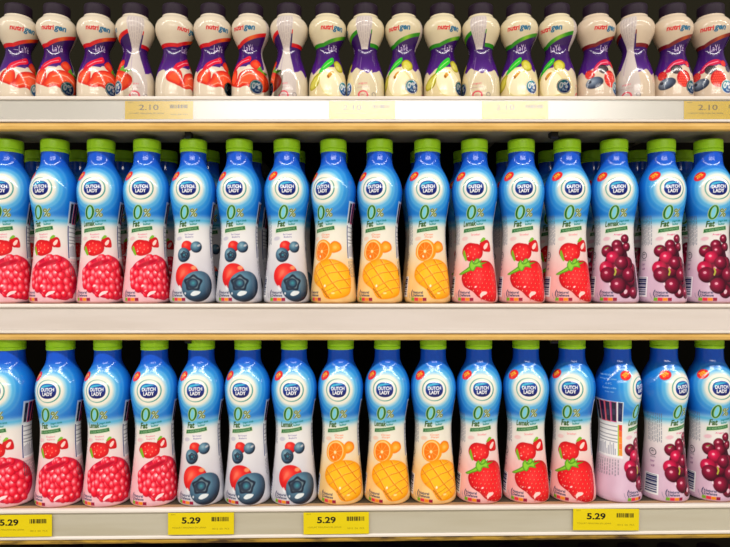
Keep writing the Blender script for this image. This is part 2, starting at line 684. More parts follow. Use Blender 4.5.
def paint_claim(c, fl, word):
    c.begin()
    # big slanted zero with a golden rim
    def slant_ell(cx, cz, rx, rz, col, a=1.0, soft=0.5):
        i = c.sel(cx - rx - 4, cx + rx + 4, cz - rz - 2, cz + rz + 2)
        dx, dz = c.X[i] - cx, c.Z[i] - cz
        dx = dx - 0.14 * dz
        q = np.sqrt((dx / rx) ** 2 + (dz / rz) ** 2)
        c.put(i, np.clip(0.5 + (1 - q) * rx / soft, 0, 1) * a, col3(col))
    inner = c.c.copy()
    slant_ell(-3.4, 90.4, 4.9, 7.4, (214, 220, 130), a=0.85)
    slant_ell(-3.4, 90.4, 4.35, 6.9, (22, 108, 34))
    slant_ell(-3.4, 90.4, 2.45, 5.7, (186, 214, 120))
    slant_ell(-3.4, 90.4, 1.95, 5.2, (120, 206, 232))
    c.text('%', 5.4, 89.9, 8.2, 8.6, (240, 240, 190), shear=0.15, bold=0.05, a=0.9)
    c.text('%', 5.4, 89.9, 7.4, 8.0, (112, 128, 54), shear=0.15, bold=0.012)
    if word == 'Lemak':
        c.text('Lemak', -5.2, 79.4, 12.8, 5.4, (52, 92, 30), ang=0.06, shear=0.25, bold=0.028)
    else:
        c.text('Fat', -5.6, 79.2, 8.0, 6.2, (52, 92, 30), ang=0.06, shear=0.25, bold=0.032)
    c.text('yogurt drink', 6.2, 81.9, 10.4, 2.5, (26, 128, 134), ang=0.1, bold=0.03)
    c.text('kultur', 4.8, 79.0, 6.8, 2.2, (40, 140, 138), ang=0.1, bold=0.03)
    # dark green strip with pale lettering
    P = [(-11.3, 70.2), (-10.8, 73.8), (9.4, 77.0), (9.9, 73.4)]
    c.poly([(-11.9, 69.5), (-11.4, 74.5), (9.9, 77.7), (10.4, 72.7)], (226, 236, 206), smooth=False)
    c.poly(P, (38, 108, 58), smooth=False)
    c.text('NO ADDED PRESERVATIVES', -0.7, 73.6, 17.5, 1.7, (206, 232, 190), ang=0.155, a=0.85)
    t = {'raspberry': ('Raspberi', 'Raspberry'), 'blueberry': ('Beri Campur', 'Blueberry'), 'mango': ('Oren', 'Mango'),
         'strawberry': ('Strawberi', ''), 'grape': ('Anggur', '')}[fl]
    c.text(t[0], 0.6, 68.4, 8.4, 1.9, FTXT[fl], ang=0.06)
    if t[1]:
        c.text(t[1], 0.9, 65.8, 7.6, 1.9, FTXT[fl], ang=0.06)
    c.ell(-10.2, 64.4, 3.4, 1.9, FTXT[fl], ang=0.2, a=0.25, soft=1.0)
    return c.end()


def paint_defense(c):
    c.begin()
    c.path([(-16.6, 6.0), (-17.6, 8.5), (-17.3, 11.0), (-16.2, 13.0)], 0.8, (50, 56, 92))
    c.path([(-19.4, 5.0), (-20.6, 7.5), (-20.9, 10.0)], 0.5, (120, 120, 150), a=0.6)
    c.text('Natural', -10.4, 10.9, 10.6, 2.6, (44, 48, 84), bold=0.012)
    c.text('Defense', -10.2, 8.0, 11.2, 2.6, (44, 48, 84), bold=0.012)
    x = -17.6
    for w, col in ((3.6, (120, 178, 40)), (4.4, (236, 52, 74)), (4.4, (250, 150, 36)), (3.8, (160, 22, 62))):
        c.rect(x, x + w - 0.25, 2.4, 5.6, col)
        x += w
    return c.end()


def paint_side_text(c):
    c.begin()
    rr = random.Random(3)
    for k in range(9):
        t = -99 + k * 5.3
        z = 88.0
        while z > 59:
            L = rr.uniform(1.5, 5.0)
            c.trect(t, t + 2.5, max(58, z - L), z, (96, 104, 128), a=0.62)
            z -= L + 0.8
    r = BIG.R(48)
    x = -math.radians(80) * r
    c.ring(x, 48, 3.3, 3.3, 0.7, (58, 60, 72))
    c.text('*', x, 48, 3.6, 3.6, (58, 60, 72), bold=0.03)
    c.text('HALAL', x, 43.2, 5.4, 1.3, (70, 70, 86))
    c.text('GMP', -math.radians(79) * BIG.R(36), 38.6, 4.6, 1.9, (130, 80, 130), shear=0.3)
    c.text('HACCP', -math.radians(78) * BIG.R(33), 34.2, 4.0, 2.0, (110, 50, 110), shear=0.3, bold=0.02)
    # barcode laid on its side
    c.trect(-99, -61, 6, 26.5, (246, 246, 248))
    z = 25.6
    while z > 7.2:
        h = rr.choice((0.5, 0.8, 1.3, 2.0))
        c.trect(-97, -65, max(6.8, z - h), z, (34, 44, 92))
        z -= h + rr.choice((0.45, 0.7, 1.0))
    return c.end()


def paint_nutrition(c, t0, t1, navy=True):
    """tall panel: dark drawn-glass columns, a table and fine print"""
    c.begin()
    w = t1 - t0
    rr = random.Random(5)
    c.trect(t0 - 1.5, t1 + 1.5, 44, 101.5, (228, 232, 238), a=0.75, slant=-0.02)
    cols = ((28, 30, 50), (34, 30, 66), (22, 24, 60), (26, 28, 58), (18, 26, 84))
    edge = ((200, 204, 214), (206, 60, 110), (226, 80, 90), (196, 60, 130), (236, 236, 240))
    for k in range(5):
        a, b = t0 + w * (k * 0.2 + 0.01), t0 + w * (k * 0.2 + 0.2)
        c.trect(a, b, 79.5, 100.5, edge[k], slant=-0.03)
        c.trect(a + 3.2, b - 1.2, 80.5, 100, cols[k], slant=-0.03)
        c.trect(a + 4.5, b - 3, 84 + k, 90 + k, (70, 74, 110), a=0.5, slant=-0.03)
    c.trect(t0, t1, 45, 78, (240, 240, 242), slant=-0.02)
    c.trect(t0, t0 + 3.5, 45, 78, (44, 52, 120), slant=-0.02)
    for k, z in enumerate((75.5, 71, 66.5, 63, 60)):
        c.trect(t0 + 5, t1 - 14, z - 0.45, z + 0.45, (120, 124, 140), a=0.8, slant=-0.02)
    for k in range(12):
        a = t0 + 6 + k * (w - 22) / 12
        c.trect(a, a + 2.2, 46.5, 49 + rr.uniform(3, 10), (110, 114, 146), a=0.7, slant=-0.02)
    c.trect(t1 - 13, t1 - 10, 46, 77, (150, 196, 60), slant=-0.02)
    for k, col in enumerate(((228, 50, 40), (240, 100, 40), (248, 140, 40), (246, 120, 50), (236, 150, 60))):
        c.trect(t1 - 10, t1 - 0.5, 71 - k * 6.2, 77 - k * 6.2, col, slant=-0.02)
    for k in range(10):
        a = t0 + 2 + k * (w - 8) / 10
        z = 42.0
        while z > 27:
            L = rr.uniform(1.5, 4.5)
            c.trect(a, a + 3.0, max(26, z - L), z, (112, 112, 124), a=0.6, slant=-0.05)
            z -= L + 0.9
    return c.end()


def berry_highlight(c, x, z, s, a=0.9):
    c.ell(x, z, s, s * 0.6, (255, 238, 236), ang=0.5, soft=0.8, a=a)


def paint_strawberries_small(c, m):
    def red(x, z, d):
        g = np.clip(d / 7, 0, 1)
        return ramp([(0, (196, 14, 24)), (0.5, (232, 26, 34)), (1, (242, 44, 46))], g)
    P1 = mp(m, [(78, 200), (88, 160), (115, 138), (150, 140), (180, 150), (196, 185), (190, 220), (165, 240), (130, 250), (100, 238)])
    c.poly(P1, red)
    P2 = mp(m, [(178, 145), (195, 125), (222, 118), (236, 140), (240, 185), (215, 190), (195, 182)])
    c.poly(P2, red)
    c.poly(mp(m, [(200, 160), (215, 138), (226, 140), (220, 165), (206, 176)]), (252, 214, 206))
    for px, py in ((110, 170), (130, 160), (150, 175), (125, 195), (150, 205), (110, 205), (172, 195), (140, 225)):
        x, z = m(px, py)
        c.ell(x, z, 0.55, 0.75, (255, 150, 120), a=0.8)
    for pts in ([(180, 130), (198, 104), (212, 112), (196, 128)], [(82, 205), (90, 180), (104, 235), (96, 245)]):
        c.poly(mp(m, pts), (120, 186, 40), a=0.95)
    berry_highlight(c, *m(112, 218), 0.9)


def paint_fruit(c, fl):
    c.begin()
    if fl == 'strawberry':
        m = mapper(450, 220, 6.08, 474.3, 1.8)
        paint_strawberries_small(c, m)

        def red(x, z, d):
            g = np.clip(d / 9, 0, 1)
            base = ramp([(0, (186, 8, 22)), (0.35, (222, 18, 30)), (1, (244, 34, 40))], g)
            return base
        c.poly(mp(m, [(74, 350), (90, 310), (130, 275), (180, 246), (232, 250), (262, 295), (272, 360), (277, 430),
                      (270, 485), (240, 492), (205, 482), (170, 464), (140, 432), (112, 416), (86, 395)]), red)
        for r in range(8):
            for k in range(9):
                px = 92 + k * 24 + (r % 2) * 12 - r * 2
                py = 300 + r * 24 + k * 2
                x, z = m(px, py)
                if px > 270 or (px < 165 and py > 400 + (px - 110) * 0.9) or (px < 150 and py < 330 - (px - 90) * 0.8):
                    continue
                c.ell(x + 0.25, z - 0.25, 0.8, 0.95, (170, 6, 20), a=0.5)
                c.ell(x, z, 0.5, 0.7, (255, 150, 118), a=0.85)
        for pts in ([(75, 330), (60, 326), (95, 298), (120, 278), (135, 262), (160, 268), (150, 290), (120, 308), (98, 318)],
                    [(120, 290), (118, 262), (135, 240), (150, 262), (190, 238), (185, 256), (222, 252), (190, 270), (196, 288), (160, 282), (150, 300), (135, 308)],
                    [(140, 262), (160, 232), (178, 240), (165, 262)]):
            c.poly(mp(m, pts), lambda x, z, d: ramp([(0, (70, 140, 24)), (1, (142, 206, 52))], np.clip(d / 1.6, 0, 1)), n=4)
        c.poly(mp(m, [(180, 450), (195, 430), (220, 434), (216, 446), (196, 456), (186, 468)]), (255, 214, 206))
        berry_highlight(c, *m(155, 402), 1.3)
        berry_highlight(c, *m(118, 402), 0.8)
        c.ell(*m(175, 340), 4.5, 5.5, (255, 90, 84), a=0.3, soft=6)
    elif fl == 'raspberry':
        m = mapper(80, 225, 6.43, 101.2, -21.6)

        def m2(px, py):
            return m(px * 0.97 - 48 + 10, py * 0.92 - 34)
        paint_strawberries_small(c, m2)
        out = [(30, 330), (34, 285), (60, 240), (110, 205), (165, 190), (215, 205), (250, 250), (268, 320), (274, 390),
               (262, 450), (230, 480), (180, 468), (140, 462), (95, 440), (60, 400), (38, 370)]
        c.poly(mp(m, out), lambda x, z, d: ramp([(0, (196, 10, 56)), (1, (226, 20, 60))], np.clip(d / 5, 0, 1)))
        # drupelets: strings that run from the hollow over the shoulder to the tip
        rr = random.Random(11)
        Pout = np.array(out, dtype=float)

        def inside(px, py, s=0.97):
            qx, qy = 150 + (px - 150) / s, 335 + (py - 335) / s
            ins = False
            for (ax, ay), (bx, by) in zip(Pout, np.roll(Pout, -1, axis=0)):
                if (ay > qy) != (by > qy) and qx < (bx - ax) * (qy - ay) / (by - ay) + ax:
                    ins = not ins
            return ins

        def drup(u, v):
            g = np.clip(np.hypot(u + 0.35, v - 0.45) / 1.45, 0, 1)
            return ramp([(0, (255, 186, 194)), (0.22, (252, 100, 116)), (0.5, (240, 30, 56)), (0.8, (226, 10, 42)), (1, (196, 2, 34))], g)
        # strings of drupelets fan out from the hollow and curve down to the tip
        for k in range(-4, 7):
            f = k / 5.6
            for q in range(6):
                t = q / 5.0
                px = 128 + f * (62 + 90 * math.sin(min(1, t * 1.25) * 1.7)) + 30 * t + 6 * (q % 2)
                py = 252 - 30 * (1 - abs(f)) * (1 if q == 0 else 0) - 34 * f * f * (1 - t) + t * (210 - 40 * f * f) + 8 * (k % 2) - 18
                px += rr.uniform(-7, 7)
                py += rr.uniform(-7, 7)
                if not inside(px, py):
                    continue
                x, z = m(px, py)
                r = rr.uniform(0.9, 1.15) * (2.7 + 1.0 * math.sin(t * 3.0)) * (1.0 - 0.12 * abs(f))
                c.ell(x + 0.25, z - 0.35, r * 1.12, r * 1.45, (186, 0, 34), ang=0.3 + 0.3 * f, a=0.8)
                c.ell(x, z, r, r * 1.35, drup, ang=0.3 + 0.3 * f)
                if rr.random() < 0.35:
                    c.ell(x - r * 0.25, z + r * 0.5, r * 0.24, r * 0.34, (255, 232, 236), a=0.85)
        c.poly(mp(m, [(68, 262), (95, 238), (135, 222), (180, 215), (186, 228), (160, 246), (118, 262), (85, 274)]),
               lambda x, z, d: ramp([(0, (226, 30, 66)), (1, (188, 6, 40))], np.clip(d / 1.5, 0, 1)))
        c.poly(mp(m, [(122, 445), (140, 424), (172, 420), (165, 434), (140, 446), (126, 456)]), (255, 224, 226))
        berry_highlight(c, *m(97, 386), 1.5)
        berry_highlight(c, *m(112, 418), 0.9)
    elif fl == 'blueberry':
        m = lambda px, py: (lambda o: (o[0] - 3.0, o[1]))(mapper(140, 235, 6.08, 194, -15)(px, py))

        def ball(px, py, r, stops, ang=0.0, sq=1.0):
            x, z = m(px, py)
            r = r / 6.08

            def f(u, v):
                return ramp(stops, np.clip(np.hypot(u + 0.25, v - 0.3) / 1.3, 0, 1))
            c.ell(x, z, r, r * sq, f, ang=ang, soft=0.6)
        RED = [(0, (250, 110, 84)), (0.4, (232, 40, 36)), (0.8, (206, 20, 30)), (1, (150, 8, 24))]
        BLU = [(0, (150, 184, 198)), (0.35, (92, 134, 158)), (0.7, (52, 82, 108)), (1, (20, 28, 44))]

        def crown(px, py, r, rot=0.0):
            x, z = m(px, py)
            r = r / 6.08
            pts = []
            for k in range(10):
                a = rot + math.pi * k / 5
                q = r if k % 2 == 0 else r * 0.79
                pts.append((x + q * math.cos(a), z + q * 0.95 * math.sin(a)))
            c.poly(pts, (24, 32, 50), a=0.9, soft=0.9)
            c.poly([(x + (px_ - x) * 0.72, z + (pz_ - z) * 0.72) for px_, pz_ in pts], (104, 126, 138), soft=0.9)
            c.ell(x - r * 0.1, z - r * 0.05, r * 0.6, r * 0.55, (40, 54, 72), soft=0.9)
            c.ell(x, z, r * 0.46, r * 0.46, lambda u, v: ramp([(0, (60, 150, 160)), (0.6, (52, 92, 116)), (1, (28, 40, 62))], np.hypot(u, v)))
        ball(308, 66, 34, RED)
        ball(362, 70, 33, BLU, sq=1.05)
        berry_highlight(c, *m(376, 60), 1.8, 0.6)
        ball(288, 118, 40, BLU, sq=1.1)
        crown(292, 118, 25, 0.4)
        ball(306, 246, 74, RED, sq=1.05)
        c.ell(*m(348, 196), 2.6, 2.0, (255, 190, 120), a=0.7, soft=1.2)
        c.ell(*m(280, 236), 1.6, 4.5, (255, 130, 100), a=0.5, soft=1.5, ang=-0.5)
        ball(372, 308, 95, BLU, sq=0.98)
        crown(345, 288, 56, 0.3)
        c.poly(mp(m, [(330, 356), (350, 336), (384, 340), (376, 356), (346, 366)]), (224, 232, 236))
        c.ell(*m(268, 316), 1.3, 2.6, (236, 236, 240), a=0.8, ang=0.3)
        c.ell(*m(300, 350), 0.8, 1.2, (236, 236, 240), a=0.8)
    elif fl == 'mango':
        m = mapper(395, 220, 6.08, 427.3, 1.8)
        x, z = m(262, 165)
        c.poly(mp(m, [(232, 150), (255, 125), (282, 140), (288, 175), (262, 196), (238, 190)]),
               lambda x_, z_, d: ramp([(0, (244, 120, 10)), (1, (255, 170, 40))], np.clip(d / 3, 0, 1)))
        c.ell(x - 0.4, z + 0.3, 1.8, 1.6, (255, 200, 110), a=0.7, soft=1)
        c.poly(mp(m, [(128, 200), (135, 155), (165, 122), (205, 118), (240, 150), (246, 195), (230, 230), (196, 248), (160, 245), (138, 228)]), (250, 150, 20))
        c.poly(mp(m, [(134, 198), (140, 158), (168, 128), (202, 124), (226, 152), (230, 190), (214, 226), (186, 242), (160, 238), (142, 222)]), (255, 206, 120))
        x0, z0 = m(182, 186)
        c.ell(x0, z0, 7.0, 9.0, (250, 122, 14), ang=-0.25)
        for k in range(9):
            a = 2 * math.pi * k / 9 + 0.2
            c.line((x0, z0), (x0 + 6.4 * math.cos(a), z0 + 8.2 * math.sin(a)), 0.45, (255, 186, 96), a=0.7)
        c.ell(x0, z0 - 0.3, 1.3, 1.5, (255, 226, 160))
        c.ell(*m(172, 218), 0.7, 1.2, (255, 250, 230), ang=0.4, a=0.9)

        def flesh(x_, z_, d):
            return ramp([(0, (246, 150, 10)), (0.4, (252, 174, 18)), (1, (255, 192, 34))], np.clip(d / 7, 0, 1))
        c.poly(mp(m, [(120, 330), (132, 285), (175, 250), (240, 234), (295, 256), (324, 310), (332, 400), (326, 452), (275, 476),
                      (222, 468), (190, 418), (150, 388), (128, 362)]), flesh)
        cuts = [[(132, 300), (170, 350), (205, 410), (245, 470)], [(175, 262), (210, 310), (250, 370), (300, 440)],
                [(235, 240), (262, 285), (296, 340), (326, 400)],
                [(150, 380), (190, 345), (240, 318), (322, 300)], [(196, 420), (235, 390), (280, 365), (330, 352)],
                [(128, 330), (165, 300), (215, 275), (285, 255)], [(226, 462), (262, 430), (300, 412), (330, 405)]]
        for q in cuts:
            P = mp(m, q)
            c.path(P, 1.15, (226, 112, 4), a=0.8)
            c.path([(x_ + 0.6, z_ + 0.6) for x_, z_ in P], 0.6, (255, 224, 120), a=0.5)
        c.path(mp(m, [(196, 412), (222, 448), (240, 468)]), 0.9, (150, 84, 8), a=0.7)
        c.path(mp(m, [(206, 436), (240, 420), (270, 402)]), 0.7, (170, 100, 8), a=0.6)
        c.ell(*m(214, 396), 0.9, 1.3, (255, 252, 230), a=0.9)
        c.ell(*m(262, 440), 1.8, 0.9, (255, 236, 170), a=0.8)
    else:
        m = mapper(590, 220, 6.08, 614, 9)
        G = [(0, (190, 60, 98)), (0.3, (142, 14, 54)), (0.7, (96, 4, 36)), (1, (48, 2, 20))]
        B = [(0, (246, 110, 140)), (0.3, (214, 20, 76)), (0.7, (166, 8, 56)), (1, (92, 4, 36))]
        c.path(mp(m, [(150, 120), (160, 200), (165, 300), (170, 340)]), 1.2, (120, 130, 50))
        c.poly(mp(m, [(110, 200), (150, 150), (200, 150), (222, 230), (258, 290), (268, 380), (270, 440), (220, 455), (165, 420), (100, 350), (84, 290)]), (60, 4, 28))

        def grape(px, py, r, st):
            x, z = m(px, py)
            r = r / 6.08 * 1.08
            c.ell(x, z, r, r * 1.06, lambda u, v: ramp(st, np.clip(np.hypot(u + 0.2, v - 0.25) / 1.25, 0, 1)), soft=0.6)
            c.ell(x - r * 0.2, z + r * 0.3, r * 0.2, r * 0.17, (255, 200, 214), a=0.75)
        for px, py, r, b in ((212, 160, 24, 0), (203, 112, 24, 0), (160, 150, 29, 0), (165, 188, 33, 0), (105, 186, 33, 0),
                             (240, 300, 36, 0), (160, 300, 38, 0), (215, 262, 36, 0), (135, 226, 34, 1), (185, 258, 36, 0),
                             (240, 360, 34, 0), (100, 292, 40, 1), (225, 330, 40, 0), (108, 330, 42, 0), (205, 430, 36, 0),
                             (250, 438, 32, 0), (165, 396, 42, 0)):
            grape(px, py, r, B if b else G)
        c.path(mp(m, [(148, 292), (152, 312), (146, 330)]), 1.5, (176, 170, 60))
        c.path(mp(m, [(110, 165), (96, 172)]), 1.0, (110, 140, 60))
        c.ell(*m(205, 432), 1.6, 2.3, (244, 214, 224), a=0.85, ang=-0.5)
        c.ell(*m(120, 386), 0.7, 1.6, (250, 236, 240), a=0.8)
    return c.end()


cap_prof = [(12.6, 155.9), (13.05, 156.1), (13.15, 156.6), (13.15, 163.9), (13.0, 164.8), (12.5, 165.4), (11.5, 165.6), (0.5, 165.7)]
ring_prof = [(12.3, 152.3), (12.95, 152.5), (13.15, 153.0), (13.15, 155.1), (12.9, 155.6), (12.4, 155.85)]
sc = lambda pr: [(r * 0.001425, z * 0.001387) for r, z in pr]
CAP_ME = lathe('cap', sc(cap_prof), 96, ribs=(156.5 * 0.001387, 164.0 * 0.001387, 0.00016))
RING_ME = lathe('tamper_ring', sc(ring_prof), 72, close_top=False, close_bottom=False)

FRUIT_LABEL = {'raspberry': 'two red strawberries above a large pink raspberry',
               'blueberry': 'red berry behind a large dark blueberry',
               'mango': 'orange half above a scored yellow mango',
               'strawberry': 'large red strawberry with green leaves',
               'grape': 'bunch of dark red grapes'}
PROTO = {}


def big_proto(fl, word, alt=False, root_loc=(0, 0, -5)):
    key = (fl, word, alt)
    if key in PROTO:
        return PROTO[key]
    mk = (fl, alt)
    if mk not in MESHES:
        c = BIG.canvas()
        paint_field(c, fl)
        d = {}
        masks = {}
        masks['promotion_badge'] = paint_badge(c)
        masks['brand_emblem'] = paint_emblem(c)
        masks['fruit_picture'] = paint_fruit(c, fl)
        masks['defense_mark'] = paint_defense(c)
        if alt:
            masks['nutrition_panel'] = paint_nutrition(c, -136, -54)
            c.begin()
            for k, (s, w) in enumerate((('Shake well before', 15), ('drinking. Keep chilled', 17), ('at 4 C', 6), ('Consume within', 13), ('three days', 9))):
                c.text(s, -math.radians(92) * 21.5, 127 - k * 4.2, w, 1.9, (220, 236, 250), a=0.85)
            masks['care_lettering'] = c.end()
        else:
            masks['nutrition_panel'] = paint_nutrition(c, 74, 144)
            masks['barcode_panel'] = paint_side_text(c)
        base = c.c.copy()
        d['sleeve'] = BIG.body('sleeve', base)
        for k, v in masks.items():
            d[k] = BIG.decal(k, base, v, off=0.0002 if k == 'defense_mark' else 0.00012)
        MESHES[mk] = (d, base)
    d, base = MESHES[mk]
    wk = ('claim', fl, word)
    if wk not in MESHES:
        c = BIG.canvas()
        c.c = base.copy()
        ms = paint_claim(c, fl, word)
        MESHES[wk] = BIG.decal('claim_lettering', c.c, ms, off=0.0002)
    root = empty('yogurt_bottle', root_loc)
    cap = adopt(root, obj('cap', CAP_ME, M['cap_green'], root))
    adopt(cap, obj('tamper_ring', RING_ME, M['cap_green'], cap))
    sl = adopt(root, obj('sleeve', d['sleeve'], M['sleeve'], root))
    for k in d:
        if k != 'sleeve':
            o = adopt(sl, obj(k, d[k], M['sleeve'], sl))
            if k == 'fruit_picture':
                o['label'] = FRUIT_LABEL[fl]
            elif k == 'brand_emblem':
                o['label'] = 'navy oval emblem with white lettering on a cream disc'
            elif k == 'promotion_badge':
                o['label'] = 'small red oval badge'
    o = adopt(sl, obj('claim_lettering', MESHES[wk], M['sleeve'], sl))
    o['label'] = 'green zero percent lettering'
    PROTO[key] = root
    return root


MESHES = {}
USED = set()


def place(root, loc, rz, label, cat, group):
    if root.name in USED:
        r = copy_tree(root)
    else:
        r = root
        USED.add(root.name)
    r.location = loc
    r.rotation_euler = (0, 0, rz)
    tag(r, label, cat, group)
    return r


# ------------------------------------------------------------------ the small waisted bottle
SM = Sleeve([(0, 16.2), (1.5, 17.9), (4, 18.7), (12, 19.1), (22, 18.9), (31, 17.6), (39, 15.4), (46, 13.0), (50.5, 11.9), (53.5, 11.6),
             (57, 12.1), (61, 13.9), (66, 16.3), (71, 18.3), (76.5, 19.1), (80.5, 18.6), (83.8, 17.0), (86.2, 14.8), (88.0, 13.0), (90, 12.4)],
            90, 190, 0.0014, 0.0014, (-60, 85), 1.2, 1.8)


def smapper(x0, y0, s, xc, rot):
    def m(px, py):
        z = (273.5 - (y0 + py / s)) / 722.0 - 0.238
        Z = z / 0.0014
        R = SM.R(min(max(Z, 0), 89))
        q = max(-0.985, min(0.985, (x0 + px / s - xc) / R))
        return (R * (math.asin(q) - math.radians(rot)), Z)
    return m


def small_colors(fl):
    c = SM.canvas()
    T = np.degrees(c.TH)
    Z = c.Z
    cream = {'strawberry': (220, 206, 184), 'pear': (222, 208, 174), 'berry': (216, 196, 172)}[fl]
    c.c = np.tile(col3(cream), (c.X.size, 1))
    # diagonal colour band and the purple waist under it
    Tq = np.where(T > 120, T - 360, T)
    bz = 58 + np.clip((Tq + 42) / 110, 0, 1) * 11.5
    low = 30 + 2.2 * np.sin(Tq * 0.11) + 0.8 * np.sin(Tq * 0.21 + 1) + 5 * np.exp(-((Tq - 10) / 60) ** 2)
    purple = ramp([(26, (88, 32, 140)), (45, (62, 20, 104)), (60, (54, 20, 92))], Z)
    m = np.clip(0.5 + (bz - Z) / 0.5, 0, 1) * np.clip(0.5 + (Z - low) / 0.6, 0, 1)
    c.put(np.arange(c.X.size), m, purple)
    b0, b1 = {'strawberry': ((216, 20, 30), (238, 96, 30)), 'pear': ((40, 140, 24), (130, 190, 40)),
              'berry': ((120, 18, 30), (186, 84, 40))}[fl]
    k = np.exp(-((Tq - 18) / 20) ** 2)[:, None]
    bc = col3(b0) * (1 - k) + col3(b1) * k
    m = np.clip(0.5 + (1.75 - np.abs(Z - bz)) / 0.5, 0, 1)
    c.put(np.arange(c.X.size), m, bc)
    masks = {}
    # information panel on the side
    c.begin()
    tc_, hw = 93, 26
    if fl == 'pear':
        Z = np.where(Z < 54, 200, Z)
    half = np.where(Z > 54, hw * (0.62 + 0.38 * np.clip((Z - 54) / 24, 0, 1)), hw * (0.62 + 0.75 * np.clip((54 - Z) / 34, 0, 1)))
    r = SM.Rg.ravel() * math.pi / 180
    m = np.clip(0.5 + (half - np.abs(T - tc_)) * r / 0.5, 0, 1) * np.clip(0.5 + (86 - Z) / 0.5, 0, 1)
    i = np.nonzero(m > 0)[0]
    c.put(i, m[i], col3((208, 196, 190)))
    rr = random.Random(2)
    for q in (-15, -9, -3, 4, 10, 16):
        z = 84.0
        while z > 57:
            L = rr.uniform(2, 6)
            f = 0.62 + 0.38 * (z - 54) / 24
            c.trect(tc_ + q * f * 1.3 - 1.2, tc_ + q * f * 1.3 + 1.2, z - L, z, (176, 160, 164), a=0.7)
            z -= L + 1
    x93 = math.radians(93)
    c.ring(x93 * 18.5, 6.5, 4.4, 3.6, 1.3, (226, 70, 90))
    c.text('SIHAT', x93 * 18.5, 6.4, 4.8, 1.6, (200, 90, 100))
    c.ring(x93 * 18.5 + 11, 6.8, 1.9, 1.9, 0.6, (120, 116, 120))
    c.text('yogurt', x93 * 18.4, 17.5, 9, 2.4, (224, 110, 120), shear=0.2)
    c.text('minuman kultur', x93 * 18.4, 14.3, 12, 1.5, (190, 150, 150))
    c.trect(tc_ - 1 - 14, tc_ - 14 + 2, 28, 46, (160, 140, 170), a=0.5)
    masks['information_panel'] = c.end()
    Z = c.Z
    c.begin()
    c.text('nutri', -8.6, 73.2, 12.0, 4.4, (214, 34, 44), bold=0.03, ang=-0.02)
    c.text('gen', 3.2, 72.0, 11.0, 5.6, (34, 104, 144), bold=0.03, shear=0.2, ang=-0.02)
    masks['brand_lettering'] = c.end()
    c.begin()
    c.text('LaY\u00e9', 0.5, 55.2, 9.4, 6.0, (226, 208, 234), ang=0.08, shear=0.1, a=0.9)
    masks['variety_lettering'] = c.end()
    c.begin()
    if fl == 'strawberry':
        m_ = smapper(0, 0, 5.58, 55.8, -1)
        rd = lambda x, z, d: ramp([(0, (206, 30, 20)), (0.5, (232, 58, 30)), (1, (244, 88, 46))], np.clip(d / 4, 0, 1))
        c.poly(mp(m_, [(205, 400), (250, 372), (320, 372), (420, 400), (426, 520), (360, 545), (210, 545), (196, 470)]), (228, 214, 192), a=0.95)
        c.poly(mp(m_, [(226, 392), (244, 352), (285, 324), (324, 304), (328, 336), (282, 356), (248, 384)]), (220, 16, 52))
        c.path(mp(m_, [(246, 368), (282, 340), (318, 326)]), 0.8, (255, 170, 180), a=0.8)
        c.poly(mp(m_, [(330, 345), (355, 322), (377, 340), (380, 372), (360, 386), (335, 370)]), rd)
        c.poly(mp(m_, [(366, 384), (380, 360), (392, 386), (412, 392), (400, 408), (376, 400)]), (96, 164, 40))
        c.poly(mp(m_, [(206, 420), (222, 392), (250, 384), (258, 420), (248, 476), (224, 470), (208, 450)]), rd)
        c.poly(mp(m_, [(258, 440), (275, 405), (330, 384), (385, 394), (418, 430), (420, 475), (400, 506), (355, 506), (310, 482), (270, 490), (240, 474)]), rd)
        c.path(mp(m_, [(290, 428), (325, 412), (362, 416), (392, 440)]), 1.0, (255, 196, 170), a=0.75)
        c.path(mp(m_, [(262, 478), (290, 462), (320, 466)]), 0.8, (255, 196, 170), a=0.7)
    elif fl == 'pear':
        m_ = smapper(460, 0, 5.58, 518.6, 11)
        yg = lambda x, z, d: ramp([(0, (150, 140, 10)), (0.6, (190, 182, 36)), (1, (212, 204, 80))], np.clip(d / 2.5, 0, 1))
        c.poly(mp(m_, [(228, 430), (262, 392), (330, 372), (390, 385), (425, 440), (428, 540), (300, 546), (225, 540)]), (230, 212, 164))
        c.poly(mp(m_, [(258, 412), (286, 355), (336, 312), (340, 345), (300, 382)]), (40, 190, 40))
        c.path(mp(m_, [(282, 378), (310, 352), (332, 334)]), 0.8, (170, 240, 130), a=0.8)
        c.poly(mp(m_, [(342, 345), (366, 328), (392, 350), (396, 384), (370, 398), (350, 380)]), yg)
        c.ell(*m_(362, 372), 2.0, 2.0, (226, 214, 120), a=0.7)
        c.poly(mp(m_, [(216, 470), (238, 425), (266, 408), (262, 450), (248, 486), (226, 498)]), yg)
        c.poly(mp(m_, [(262, 470), (270, 410), (318, 378), (352, 396), (385, 430), (398, 480), (380, 530), (300, 535)]),
               lambda x, z, d: ramp([(0, (214, 206, 110)), (0.18, (250, 236, 190)), (1, (252, 238, 200))], np.clip(d / 5, 0, 1)))
        c.poly(mp(m_, [(300, 425), (318, 402), (338, 400), (326, 420), (306, 440)]), (214, 150, 40))
        c.ell(*m_(306, 430), 0.9, 1.6, (150, 90, 20), ang=0.4)
    else:
        m_ = smapper(640, 0, 5.58, 672.6, 29)

        def drup(px, py, rx, rz, base, hi, n=5):
            x, z = m_(px, py)
            rx, rz = rx / 5.58, rz / 5.58
            c.ell(x, z, rx, rz, base)
            for a_ in range(n):
                for b_ in range(n):
                    u, v = -0.8 + 1.6 * (a_ + 0.5 * (b_ % 2)) / n, -0.8 + 1.7 * b_ / n
                    if u * u + v * v < 0.75:
                        c.ell(x + u * rx, z + v * rz, rx * 0.13, rz * 0.13, hi, a=0.9)
        c.poly(mp(m_, [(85, 440), (130, 395), (200, 365), (260, 380), (290, 440), (292, 530), (200, 546), (85, 540)]), (220, 200, 178))
